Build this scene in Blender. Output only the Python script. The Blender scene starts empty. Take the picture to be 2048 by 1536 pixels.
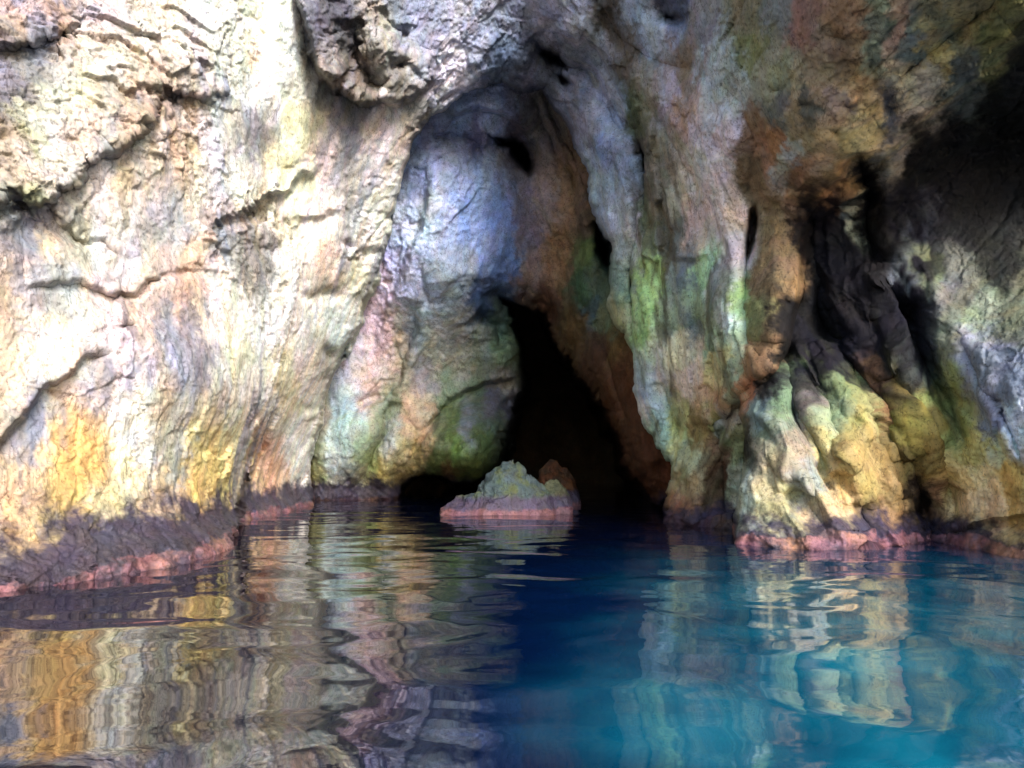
import bpy, math
import numpy as np

# ------------------------------------------------------------------ camera, sky, sun
sc = bpy.context.scene
C = sc.collection
F = 1479.0            # focal length in pixels of the 2048 wide photograph
CAMZ = 1.5
PITCH = math.atan(162.0 / F)
cd = bpy.data.cameras.new('camera'); cam = bpy.data.objects.new('camera', cd); C.objects.link(cam)
cd.sensor_width = 36.0; cd.lens = 36.0 * F / 2048.0; cd.clip_start = 0.05; cd.clip_end = 3000
cam.location = (0, 0, CAMZ); cam.rotation_euler = (math.pi / 2 + PITCH, 0, 0)
sc.camera = cam

SUN_AZ, SUN_EL = 25.0, 25.0      # azimuth: degrees to the right of straight behind the camera
sx = math.sin(math.radians(SUN_AZ)) * math.cos(math.radians(SUN_EL))
sy = -math.cos(math.radians(SUN_AZ)) * math.cos(math.radians(SUN_EL))
sz = math.sin(math.radians(SUN_EL))
w = bpy.data.worlds.new('World'); sc.world = w; w.use_nodes = True
nt = w.node_tree
sky = nt.nodes.new('ShaderNodeTexSky'); sky.sky_type = 'NISHITA'; sky.sun_disc = False
sky.sun_elevation = math.radians(SUN_EL); sky.sun_rotation = math.atan2(sx, sy)
nt.links.new(sky.outputs[0], nt.nodes['Background'].inputs[0])
nt.nodes['Background'].inputs[1].default_value = 0.15
ld = bpy.data.lights.new('sun', 'SUN'); ld.energy = 2.0; ld.angle = math.radians(18); ld.color = (1, 0.97, 0.95)
lo = bpy.data.objects.new('sun', ld); C.objects.link(lo)
from mathutils import Vector
lo.rotation_euler = Vector((sx, sy, sz)).to_track_quat('Z', 'Y').to_euler()
sc.view_settings.view_transform = 'Standard'; sc.view_settings.look = 'None'
sc.view_settings.exposure = 2.15; sc.view_settings.gamma = 1.0
sc.cycles.max_bounces = 8; sc.cycles.diffuse_bounces = 4

# ------------------------------------------------------------------ numpy helpers
f32 = np.float32
rng = np.random.RandomState(7)
T = 32
GT = rng.normal(size=(T * T * T, 3)).astype(f32); GT /= np.linalg.norm(GT, axis=1)[:, None]

def noise(x, y, z):
    """gradient noise, about -1..1"""
    xi = np.floor(x).astype(np.int32); yi = np.floor(y).astype(np.int32); zi = np.floor(z).astype(np.int32)
    fx = (x - xi).astype(f32); fy = (y - yi).astype(f32); fz = (z - zi).astype(f32)
    u = fx * fx * fx * (fx * (fx * 6 - 15) + 10); v = fy * fy * fy * (fy * (fy * 6 - 15) + 10); q = fz * fz * fz * (fz * (fz * 6 - 15) + 10)
    out = np.zeros(x.shape, f32)
    for dx in (0, 1):
        wx = u if dx else 1 - u
        for dy in (0, 1):
            wy = wx * (v if dy else 1 - v)
            for dz in (0, 1):
                k = (((xi + dx) & 31) * T + ((yi + dy) & 31)) * T + ((zi + dz) & 31)
                g = GT[k]
                out += wy * (q if dz else 1 - q) * (g[:, 0] * (fx - dx) + g[:, 1] * (fy - dy) + g[:, 2] * (fz - dz))
    return out * 1.5

def fbm(p, s, octv=4, gain=0.5, off=0.0, sq=(1, 1, 1)):
    r = np.zeros(len(p), f32); a = 1.0; t = 0
    for i in range(octv):
        k = s * (2.03 ** i)
        r += a * noise(p[:, 0] * k * sq[0] + off + i * 7.3, p[:, 1] * k * sq[1] + off * 1.7 + i * 3.1, p[:, 2] * k * sq[2] - off + i * 5.7)
        t += a; a *= gain
    return r / t

def ridged(p, s, octv=4, gain=0.5, off=0.0, sq=(1, 1, 1)):
    r = np.zeros(len(p), f32); a = 1.0; t = 0
    for i in range(octv):
        k = s * (2.07 ** i)
        n = noise(p[:, 0] * k * sq[0] + off + i * 9.1, p[:, 1] * k * sq[1] + off * 1.3 + i * 2.7, p[:, 2] * k * sq[2] - off + i * 4.9)
        r += a * (1 - 2 * np.abs(n)); t += a; a *= gain
    return r / t

CP = rng.rand(T * T * T, 3).astype(f32); CG = rng.normal(size=(T * T * T, 3)).astype(f32)
def facets(p, s, sq=(1, 1, 1), off=0.0):
    """chipped rock: every cell is a plane of its own tilt; second value is the distance to the next cell"""
    q = (p * (np.array(sq, f32) * s) + f32(off)).astype(f32)
    ci = np.floor(q).astype(np.int32)
    b1 = np.full(len(q), 9e9, f32); b2 = np.full(len(q), 9e9, f32); val = np.zeros(len(q), f32)
    for dx in (-1, 0, 1):
        for dy in (-1, 0, 1):
            for dz in (-1, 0, 1):
                cx = ci[:, 0] + dx; cy = ci[:, 1] + dy; cz = ci[:, 2] + dz
                k = ((cx & 31) * T + (cy & 31)) * T + (cz & 31)
                j = CP[k]
                ex = q[:, 0] - cx - j[:, 0]; ey = q[:, 1] - cy - j[:, 1]; ez = q[:, 2] - cz - j[:, 2]
                dd = ex * ex + ey * ey + ez * ez
                near = dd < b1
                b2 = np.where(near, b1, np.minimum(b2, dd)); b1 = np.where(near, dd, b1)
                g = CG[k]
                val = np.where(near, g[:, 0] * ex + g[:, 1] * ey + g[:, 2] * ez + 0.5 * (g[:, 0] + g[:, 1]), val)
    return val, np.sqrt(b2) - np.sqrt(b1)

def ray(u, v):
    a = (u - 1024.0) / F; b = -(v - 768.0) / F
    c, s = math.cos(PITCH), math.sin(PITCH)
    return a, c - b * s, s + b * c          # x, y, z of the ray

def place(u, v, Y):
    a, ry, rz = ray(u, v)
    k = Y / ry
    return np.stack([a * k, Y, CAMZ + rz * k], 1).astype(f32)

def tps(ctrl, u, v):
    c = np.array(ctrl, float); P = c[:, :2] / 500.0; z = np.log(c[:, 2]); n = len(c)
    def U(r2): return 0.5 * r2 * np.log(r2 + 1e-9)
    K = U(((P[:, None] - P[None]) ** 2).sum(2)) + np.eye(n) * 0.01
    A = np.zeros((n + 3, n + 3)); A[:n, :n] = K; A[:n, n] = 1; A[:n, n + 1:] = P; A[n, :n] = 1; A[n + 1:, :n] = P.T
    sol = np.linalg.solve(A, np.concatenate([z, [0, 0, 0]])).astype(f32)
    uu = (u / 500).astype(f32); vv = (v / 500).astype(f32)
    r = sol[n] + sol[n + 1] * uu + sol[n + 2] * vv
    for i in range(n):
        r += sol[i] * U((uu - f32(P[i, 0])) ** 2 + (vv - f32(P[i, 1])) ** 2)
    return np.exp(r)

def polydist(pts, u, v, closed=False):
    """distance to a polyline, side sign (+ = left of travel in a y-down picture) and travel fraction"""
    p = np.array(pts, f32); n = len(p); m = n if closed else n - 1
    best = np.full(u.shape, 1e12, f32); side = np.zeros(u.shape, f32); tt = np.zeros(u.shape, f32)
    for i in range(m):
        a = p[i]; b = p[(i + 1) % n]; d = b - a; L2 = float(d @ d) + 1e-6
        t = ((u - a[0]) * d[0] + (v - a[1]) * d[1]) / L2
        tc = np.clip(t, 0, 1)
        dx = u - (a[0] + tc * d[0]); dy = v - (a[1] + tc * d[1])
        q = dx * dx + dy * dy
        k = q < best
        best = np.where(k, q, best)
        side = np.where(k, np.sign(d[0] * dy - d[1] * dx), side)
        tt = np.where(k, (i + tc) / m, tt)
    return np.sqrt(best), -side, tt

def inside(pts, u, v):
    p = np.array(pts, f32); r = np.zeros(u.shape, bool); n = len(p)
    for i in range(n):
        a = p[i]; b = p[(i + 1) % n]
        c = ((a[1] > v) != (b[1] > v))
        xs = (b[0] - a[0]) * (v - a[1]) / (b[1] - a[1] + 1e-9) + a[0]
        r ^= c & (u < xs)
    return r

def sdist(pts, u, v):
    d, _, _ = polydist(pts, u, v, True)
    return np.where(inside(pts, u, v), d, -d)

def smooth(a, b, x):
    t = np.clip((x - a) / (b - a), 0, 1); return t * t * (3 - 2 * t)

def lin(c):
    c = np.asarray(c, float) / 255.0
    return np.where(c <= 0.04045, c / 12.92, ((c + 0.055) / 1.055) ** 2.4)

# ------------------------------------------------------------------ materials
def rock_material():
    m = bpy.data.materials.new('sea_cave_rock'); m.use_nodes = True
    n = m.node_tree; N = n.nodes; L = n.links; b = N['Principled BSDF']
    at = N.new('ShaderNodeAttribute'); at.attribute_name = 'stone'
    geo = N.new('ShaderNodeNewGeometry')
    def nz(scale, detail, rough=0.6, dist=0.0, vec=None):
        t = N.new('ShaderNodeTexNoise'); t.inputs['Scale'].default_value = scale; t.inputs['Detail'].default_value = detail
        t.inputs['Roughness'].default_value = rough; t.inputs['Distortion'].default_value = dist
        L.new(vec or geo.outputs['Position'], t.inputs['Vector']); return t
    mp = N.new('ShaderNodeMapping'); mp.inputs['Scale'].default_value = (1.0, 1.0, 0.35); mp.inputs['Rotation'].default_value = (0.15, 0.35, 0.0)
    L.new(geo.outputs['Position'], mp.inputs['Vector'])
    mp2 = N.new('ShaderNodeMapping'); mp2.inputs['Scale'].default_value = (1.0, 1.0, 0.45); mp2.inputs['Rotation'].default_value = (0.3, 0.7, 0.2)
    L.new(geo.outputs['Position'], mp2.inputs['Vector'])
    def ramp(src, a, bb, ca, cb):
        r = N.new('ShaderNodeValToRGB'); r.color_ramp.elements[0].position = a; r.color_ramp.elements[1].position = bb
        r.color_ramp.elements[0].color = (*ca, 1); r.color_ramp.elements[1].color = (*cb, 1); L.new(src, r.inputs[0]); return r
    def mul(c1, c2, fac=1.0, mode='MULTIPLY'):
        x = N.new('ShaderNodeMix'); x.data_type = 'RGBA'; x.blend_type = mode; x.inputs['Factor'].default_value = fac
        L.new(c1, x.inputs['A']); L.new(c2, x.inputs['B']); return x.outputs['Result']
    n1 = nz(3.2, 8, 0.72, 0.6); n2 = nz(1.6, 6, 0.65, 0.8, mp.outputs[0]); n3 = nz(16, 5, 0.7); n4 = nz(0.9, 5, 0.6, 1.5)
    c = at.outputs['Color']
    c = mul(c, ramp(n1.outputs['Fac'], 0.36, 0.62, (0.74, 0.74, 0.76), (1.15, 1.14, 1.12)).outputs[0])
    c = mul(c, ramp(n2.outputs['Fac'], 0.35, 0.62, (1.06, 0.95, 0.82), (0.96, 1.02, 1.12)).outputs[0])
    c = mul(c, ramp(n3.outputs['Fac'], 0.33, 0.47, (0.36, 0.34, 0.34), (1.04, 1.04, 1.04)).outputs[0], 0.85)
    c = mul(c, ramp(n4.outputs['Fac'], 0.40, 0.60, (0.94, 1.0, 0.92), (1.06, 1.0, 1.05)).outputs[0])
    def lines(scale, width, vec, dark, fac, dist):
        t = nz(scale, 4, 0.6, dist, vec)
        a = N.new('ShaderNodeMath'); a.operation = 'SUBTRACT'; a.inputs[1].default_value = 0.5; L.new(t.outputs['Fac'], a.inputs[0])
        a2 = N.new('ShaderNodeMath'); a2.operation = 'ABSOLUTE'; L.new(a.outputs[0], a2.inputs[0])
        return a2.outputs[0], ramp(a2.outputs[0], width * 0.3, width, dark, (1, 1, 1))
    l1, r1 = lines(1.3, 0.010, mp.outputs[0], (0.30, 0.26, 0.24), 1, 1.2)
    l2, r2 = lines(4.5, 0.022, mp2.outputs[0], (0.45, 0.42, 0.42), 1, 0.8)
    c = mul(c, r1.outputs[0], 0.5); c = mul(c, r2.outputs[0], 0.14)
    L.new(c, b.inputs['Base Color'])
    # wet near the water
    sp = N.new('ShaderNodeSeparateXYZ'); L.new(geo.outputs['Position'], sp.inputs[0])
    mr = N.new('ShaderNodeMapRange'); mr.inputs['From Min'].default_value = 0.25; mr.inputs['From Max'].default_value = 0.9
    mr.inputs['To Min'].default_value = 0.35; mr.inputs['To Max'].default_value = 0.72; L.new(sp.outputs['Z'], mr.inputs[0])
    L.new(mr.outputs[0], b.inputs['Roughness']); b.inputs['Specular IOR Level'].default_value = 0.09
    # flaky relief
    b1 = N.new('ShaderNodeBump'); b1.inputs['Strength'].default_value = 0.5; b1.inputs['Distance'].default_value = 0.07; L.new(n1.outputs['Fac'], b1.inputs['Height'])
    b3 = N.new('ShaderNodeBump'); b3.inputs['Strength'].default_value = 0.8; b3.inputs['Distance'].default_value = 0.035
    n5 = nz(11, 7, 0.75, 0.5, mp2.outputs[0]); L.new(n5.outputs['Fac'], b3.inputs['Height']); L.new(b1.outputs[0], b3.inputs['Normal'])
    L.new(b3.outputs[0], b.inputs['Normal'])
    return m
ROCK = rock_material()

def water_material():
    m = bpy.data.materials.new('sea_water'); m.use_nodes = True
    n = m.node_tree; N = n.nodes; L = n.links; b = N['Principled BSDF']
    at = N.new('ShaderNodeAttribute'); at.attribute_name = 'depth_tint'
    L.new(at.outputs['Color'], b.inputs['Base Color'])
    b.inputs['Roughness'].default_value = 0.015; b.inputs['IOR'].default_value = 1.95
    geo = N.new('ShaderNodeNewGeometry')
    t = N.new('ShaderNodeTexNoise'); t.inputs['Scale'].default_value = 3.0; t.inputs['Detail'].default_value = 3; t.inputs['Distortion'].default_value = 0.7
    mp = N.new('ShaderNodeMapping'); mp.inputs['Scale'].default_value = (0.6, 1.0, 1.0); L.new(geo.outputs['Position'], mp.inputs[0]); L.new(mp.outputs[0], t.inputs['Vector'])
    bu = N.new('ShaderNodeBump'); bu.inputs['Strength'].default_value = 0.06; bu.inputs['Distance'].default_value = 0.01; L.new(t.outputs['Fac'], bu.inputs['Height'])
    L.new(bu.outputs[0], b.inputs['Normal'])
    return m
WATER = water_material()

# ------------------------------------------------------------------ mesh makers
def mesh_from(name, P, quads, mat, colors=None, attr='stone', smooth_=True):
    me = bpy.data.meshes.new(name)
    used = np.zeros(len(P), bool); used[quads.ravel()] = True
    remap = np.cumsum(used) - 1
    P = P[used]; quads = remap[quads]
    me.vertices.add(len(P)); me.vertices.foreach_set('co', P.astype(f32).ravel())
    me.loops.add(quads.size); me.loops.foreach_set('vertex_index', quads.astype(np.int32).ravel())
    me.polygons.add(len(quads)); me.polygons.foreach_set('loop_start', np.arange(0, quads.size, 4, dtype=np.int32))
    me.polygons.foreach_set('loop_total', np.full(len(quads), 4, np.int32))
    me.polygons.foreach_set('use_smooth', np.full(len(quads), smooth_, bool))
    if colors is not None:
        a = me.color_attributes.new(attr, 'FLOAT_COLOR', 'POINT')
        c = np.ones((len(P), 4), f32); c[:, :3] = colors[used]
        a.data.foreach_set('color', c.ravel())
    me.update(calc_edges=True); me.materials.append(mat)
    o = bpy.data.objects.new(name, me); C.objects.link(o)
    return o

def gridquads(nr, nc):
    i = np.arange(nr * nc).reshape(nr, nc)
    return np.stack([i[:-1, :-1], i[1:, :-1], i[1:, 1:], i[:-1, 1:]], 2).reshape(-1, 4)

def axis(lo, hi, f0, f1, step, grow=1.06):
    """even steps between f0 and f1 (what the camera sees), growing outside"""
    mid = list(np.arange(max(lo, f0), min(hi, f1), step))
    a = []; s = step; x = mid[0]
    while x > lo: s *= grow; x -= s; a.append(x)
    bq = []; s = step; x = mid[-1]
    while x < hi: s *= grow; x += s; bq.append(x)
    return np.array(a[::-1] + mid + bq, f32)

def ledge(Y, u, v, pts, amp, w1=45, w2=30, under=0.6):
    """rock on the left hand of travel stands out by amp metres and is undercut beyond the line"""
    w1 = w1 * 1.9; amp = amp * 0.85
    p = np.array(pts); R = 4 * max(w1, w2)
    k = (u > p[:, 0].min() - R) & (u < p[:, 0].max() + R) & (v > p[:, 1].min() - R) & (v < p[:, 1].max() + R)
    d, s, t = polydist(pts, u[k], v[k])
    env = np.sqrt(np.clip(3 * t * (1 - t), 0, 1) + 0)
    sd = d * s
    prof = np.where(sd > 0, np.exp(-d / w1), -under * np.exp(-d / w2))
    k8 = np.clip(d / 7.0, 0, 1); prof = prof * k8 + (1 - k8) * (0.5 - 0.5 * under)
    Y[k] -= amp * env * prof

RS = [0.9]
def ridge(Y, u, v, pts, amp, w1=20):
    p = np.array(pts); R = 3.5 * w1
    k = (u > p[:, 0].min() - R) & (u < p[:, 0].max() + R) & (v > p[:, 1].min() - R) & (v < p[:, 1].max() + R)
    d, s, t = polydist(pts, u[k], v[k])
    env = np.clip(6 * t * (1 - t), 0, 1) ** 0.5
    wm = w1 * np.mean(Y[k]) / F if k.any() else 1.0
    amp = float(np.clip(amp, -3.4 * wm, RS[0] * wm))
    w1 = w1 * (1.5 if amp > 0 else 1.0)
    side_k = np.where(s > 0, 1.35, 0.75) if amp > 0 else 1.0
    Y[k] -= amp * env * np.exp(-(np.sqrt(d * d + 2.0) / (w1 * side_k)) ** 1.15)

def lump(Y, u, v, c, ru, rv, amp, rot=0.0):
    cu, cv = c; a = math.radians(rot)
    k = (abs(u - cu) < 3 * max(ru, rv)) & (abs(v - cv) < 3 * max(ru, rv))
    x = (u[k] - cu) * math.cos(a) + (v[k] - cv) * math.sin(a); y = -(u[k] - cu) * math.sin(a) + (v[k] - cv) * math.cos(a)
    q_ = (x / ru) ** 2 + (y / rv) ** 2
    Y[k] -= amp * (np.exp(-q_ * q_) if amp < -1.1 else np.exp(-q_))

def colour_field(pts, u, v, soft=13.0):
    c = np.array(pts, float); rgb = lin(c[:, 2:5])
    acc = np.zeros((len(u), 3), f32); tw = np.zeros(len(u), f32)
    for i in range(len(c)):
        d2 = (u - f32(c[i, 0])) ** 2 + ((v - f32(c[i, 1])) * 0.5) ** 2 + soft * soft
        ww = 1.0 / (d2 * d2 * d2) * 1e8
        tw += ww
        for j in range(3): acc[:, j] += ww * f32(rgb[i, j])
    return acc / tw[:, None]

def stretch(p, t, k):
    t = np.array(t, f32); t /= np.linalg.norm(t)
    return p - (p @ t)[:, None] * t[None] * f32(1 - k)

def relief(Q, t, rough, flute, flake, sd_, kk=0.42):
    S = stretch(Q, t, kk); L = stretch(Q, t, 0.16)
    W = S + np.stack([fbm(S, 1.6, 3, .6, 201 + sd_), fbm(S, 1.6, 3, .6, 211 + sd_), fbm(S, 1.6, 3, .6, 221 + sd_)], 1) * 0.22
    pat = smooth(-0.25, 0.35, fbm(S, 0.4, 3, .5, 301 + sd_))
    d = flute * (1 - 2.2 * np.abs(fbm(L + (W - S) * .6, 0.95, 3, .5, 5 + sd_)) + 0.5 * noise(L[:, 0] * 2.3, L[:, 1] * 2.3, L[:, 2] * 2.3 + sd_))
    f1, e1 = facets(W, 0.75, (1, 1, 1), sd_); f2, e2 = facets(W, 2.2, (1, 1, 1), 7 + sd_)
    f3, e3 = facets(W, 6.0, (1, 1, 1), 3 + sd_); f4, e4 = facets(W, 15.0, (1, 1, 1), 9 + sd_)
    d += rough * (0.06 * f1 * (.35 + .65 * pat) + 0.034 * f2 * (.2 + .8 * pat) + 0.023 * f3 * (.35 + .8 * pat) + 0.010 * f4)
    d -= rough * 0.05 * smooth(0.07, 0.0, e1) * smooth(-.1, .3, fbm(S, .9, 2, .5, 401 + sd_))
    d -= rough * 0.022 * smooth(0.10, 0.0, e2) * pat
    d += rough * 0.024 * (.3 + pat) * ridged(W, 6.0, 3, .65, 71 + sd_) * 1.3
    tt = np.array(t, f32); ac = np.array([tt[2], 0.15, -tt[0]], f32); ac /= np.linalg.norm(ac); ac *= -1 if ac[2] > 0 else 1
    ph = -(Q @ ac) * 2.2 + 1.7 * fbm(Q, 0.8, 4, .55, 311); ph -= np.floor(ph)
    saw = np.where(ph < 0.10, ph / 0.10, 1 - (ph - 0.10) / 0.90)
    d += flake * saw * smooth(-0.15, 0.35, fbm(Q, 0.5, 3, .5, 321 + sd_))
    return d

def layer(ua, va, ctrl, poly, feats, colors, gain, rise=0.55, rnd=(1.2, 26), regions=None, lo_alb=0.05, seed=0.0, cut=42, tide=1.0, growth=1.0, edge=0.18):
    nr, nc = len(va), len(ua)
    U, V = np.meshgrid(ua, va); u = U.ravel().astype(f32); v = V.ravel().astype(f32)
    Y = tps(ctrl, u, v).astype(f32)
    P = place(u, v, Y); P0 = P.copy()
    # wobble the traced lines
    wn1 = fbm(P, 0.9, 4, 0.55, 11 + seed); wn2 = fbm(P, 0.9, 4, 0.55, 47 + seed)
    pxm = F / Y                                   # pixels per metre
    wob = (0.30 - 0.20 * smooth(1000, 1300, u)) * pxm
    wu = u + wn1 * wob; wv = v + wn2 * wob
    feats(Y, wu, wv)
    sd = sdist(poly, u + wn1 * edge * pxm, v + wn2 * edge * pxm) if poly is not None else np.full(u.shape, 1e4, f32)
    Y = Y + rnd[0] * np.exp(-np.clip(sd, 0, None) / rnd[1]) + rise * np.clip(-sd, 0, None) * (Y / 20)
    P = place(u, v, Y)
    G = P.reshape(nr, nc, 3)
    n = np.cross(np.gradient(G, axis=1), np.gradient(G, axis=0)).reshape(-1, 3)
    n /= np.linalg.norm(n, axis=1)[:, None] + 1e-9
    # smooth the normals a little so that steep steps do not tear
    toc = np.stack([-P[:, 0], -P[:, 1], CAMZ - P[:, 2]], 1); toc /= np.linalg.norm(toc, axis=1)[:, None]
    n = np.where((n * toc).sum(1)[:, None] < 0, -n, n)
    n = n * 0.4 + toc * 0.6; n /= np.linalg.norm(n, axis=1)[:, None]
    Q = P0 * np.array([1, .55, 1], f32)
    d = 0.24 * fbm(Q, 0.33, 3, 0.5, 3 + seed); d_big = d.copy()
    anch = [(x, y, ri) for ri, rg in enumerate(regions) for x, y in rg['at']]
    wts = np.zeros((len(regions), len(u)), f32)
    au = u + wn1 * pxm * .8; av = v + wn2 * pxm * .8
    for x, y, ri in anch: wts[ri] += 1e6 / ((au - x) ** 2 + (av - y) ** 2 + 900.0) ** 2.5 * 1e6
    wts /= wts.sum(0) + 1e-20
    seen = sd > -cut
    for ri, rg in enumerate(regions):
        k = (wts[ri] > 0.02) & seen
        if k.any(): d[k] += wts[ri][k] * relief(Q[k], rg['t'], rg['rough'], rg['flute'], rg['flake'], seed + ri * 1.7, rg.get('k', .42))
    fine = d - d_big
    # tide: a lip of growth at the water, a hollow above it
    z = P[:, 2]; tn = fbm(Q, 1.5, 6, 0.75, 91) * 0.45
    lip = smooth(0.26, 0.12, z + tn * 1.2); hol = smooth(0.2, 0.55, z) * smooth(1.6, 0.7, z)
    d += tide * (0.05 * lip - 0.14 * hol)
    d += tide * 0.10 * lip * fbm(Q, 5.0, 3, 0.6, 95)
    Pn = P + n * d[:, None]
    # colours: stains, mineral streaks, growth, and shade painted into the right recess
    cu = u + (wn1 * 0.45 + fbm(Q, 2.5, 5, 0.75, 77) * 0.42) * pxm; cv = v + (wn2 * 0.45 + fbm(Q, 2.5, 5, 0.75, 87) * 0.42) * pxm
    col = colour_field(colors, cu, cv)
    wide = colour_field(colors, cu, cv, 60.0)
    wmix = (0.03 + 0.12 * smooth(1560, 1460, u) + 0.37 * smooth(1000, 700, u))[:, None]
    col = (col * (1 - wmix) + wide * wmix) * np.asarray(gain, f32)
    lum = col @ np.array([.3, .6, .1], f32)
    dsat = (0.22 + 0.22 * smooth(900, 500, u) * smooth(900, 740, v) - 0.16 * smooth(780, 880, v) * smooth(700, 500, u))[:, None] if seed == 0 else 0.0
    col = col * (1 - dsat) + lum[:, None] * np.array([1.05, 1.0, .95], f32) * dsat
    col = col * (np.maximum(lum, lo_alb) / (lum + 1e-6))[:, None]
    if seed == 0:
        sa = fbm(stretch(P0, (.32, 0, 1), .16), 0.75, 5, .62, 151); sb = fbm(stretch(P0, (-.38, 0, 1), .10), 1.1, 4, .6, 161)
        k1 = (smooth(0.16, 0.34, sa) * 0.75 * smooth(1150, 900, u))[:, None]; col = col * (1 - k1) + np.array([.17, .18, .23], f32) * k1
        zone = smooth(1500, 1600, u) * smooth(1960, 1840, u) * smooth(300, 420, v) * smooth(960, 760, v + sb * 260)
        k2 = (smooth(-0.06, 0.08, sb) * 0.985 * zone)[:, None]; col = col * (1 - k2) + np.array([.006, .0055, .009], f32) * k2  # near-black streaks: shade of the recess put into the rock colour
        k3 = (smooth(0.12, 0.26, sb) * 0.7 * smooth(1200, 1300, u) * smooth(1500, 1450, u) * smooth(200, 400, v))[:, None]; col = col * (1 - k3) + np.array([.07, .055, .03], f32) * k3
    n6 = fbm(Q, 2.2, 4, 0.65, 101)
    col *= (1 + 0.35 * n6)[:, None]
    rust = smooth(0.0, -0.10, fine)[:, None] * (0.35 + 0.5 * smooth(-.2, .3, fbm(Q, .7, 3, .6, 141)))[:, None]
    col *= 1 - rust * np.array([.28, .42, .55], f32)
    # algae bands
    growth = np.where((u > 1290) & (u < 1470), 0.35, growth)[:, None] if seed == 0 else growth
    bh = 0.42 * smooth(900, 1250, u)
    bd = smooth(1.12, 0.6, z + bh * 1.0 + tn * 2.0 + n6 * 0.25)
    pn = smooth(0.17, 0.10, z + tn * 0.85) * (0.15 + 0.85 * smooth(-.35, .1, fbm(Q, 3.0, 4, .7, 131)))
    dark = np.array([0.030, 0.026, 0.048], f32); pink = np.array([0.155, 0.075, 0.088], f32)
    pink = pink * growth; pn = pn * (0.3 + 0.7 * (growth[:, 0] if seed == 0 else growth))
    pk = pink * (1 + 1.3 * fbm(Q, 3.0, 5, 0.75, 111)[:, None]) + np.array([0.12, 0.07, 0.01], f32) * np.clip(fbm(Q, 1.2, 2, 0.5, 113), 0, 1)[:, None] * 2
    if tide:
        col = col * (1 - 0.95 * tide * bd[:, None]) + dark * 0.95 * tide * bd[:, None]
        col = col * (1 - pn[:, None]) + pk * pn[:, None]
    sub = smooth(0.0, -0.15, z); col *= (1 - 0.5 * sub)[:, None]
    col = np.clip(col, 0.004, 0.82)
    q = gridquads(nr, nc)
    keep = (sd[q].max(1) > -cut) & (Pn[q][:, :, 2].max(1) > -1.2)
    q = q[keep]
    return Pn, q, col, u, v, pn, bd

def with_bands(name, P, q, col, pn, bd, mat=None):
    """a rock with its waterline growth as parts: pink algae crust and the dark band above it"""
    mat = mat or ROCK
    fp = pn[q].mean(1); fb = bd[q].mean(1)
    zf = P[q][:, :, 2].mean(1); crust = (zf < 0.17) & (pn.max() > 0.3); band = (~crust) & (zf < 0.62)
    root = mesh_from(name, P, q[~(crust | band)], mat, col)
    for nm, k in (('algae_crust', crust), ('tide_band', band)):
        if k.sum() > 300:
            c = mesh_from(nm, P, q[k], mat, col); c.parent = root
    return root

def split(res, cls, names, mat=ROCK, parts_=()):
    Pn, q, col, u, v, pn, bd = res
    cu = u[q].mean(1); cv = v[q].mean(1)
    k = cls(cu, cv); out = []
    pm = np.full(len(q), -1)
    for pi, (own, nm, poly) in enumerate(parts_): pm[(k == own) & inside(poly, cu, cv)] = pi
    for i, nm in enumerate(names):
        m = (k == i) & (pm < 0)
        o = with_bands(nm, Pn, q[m], col, pn, bd); out.append(o)
        for pi, (own, pnm, poly) in enumerate(parts_):
            if own == i: mesh_from(pnm, Pn, q[pm == pi], mat, col).parent = o
    return out

def tag(o, label=None, cat=None, group=None, kind=None):
    if label: o['label'] = label
    if cat: o['category'] = cat
    if group: o['group'] = group
    if kind: o['kind'] = kind
    return o

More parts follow.
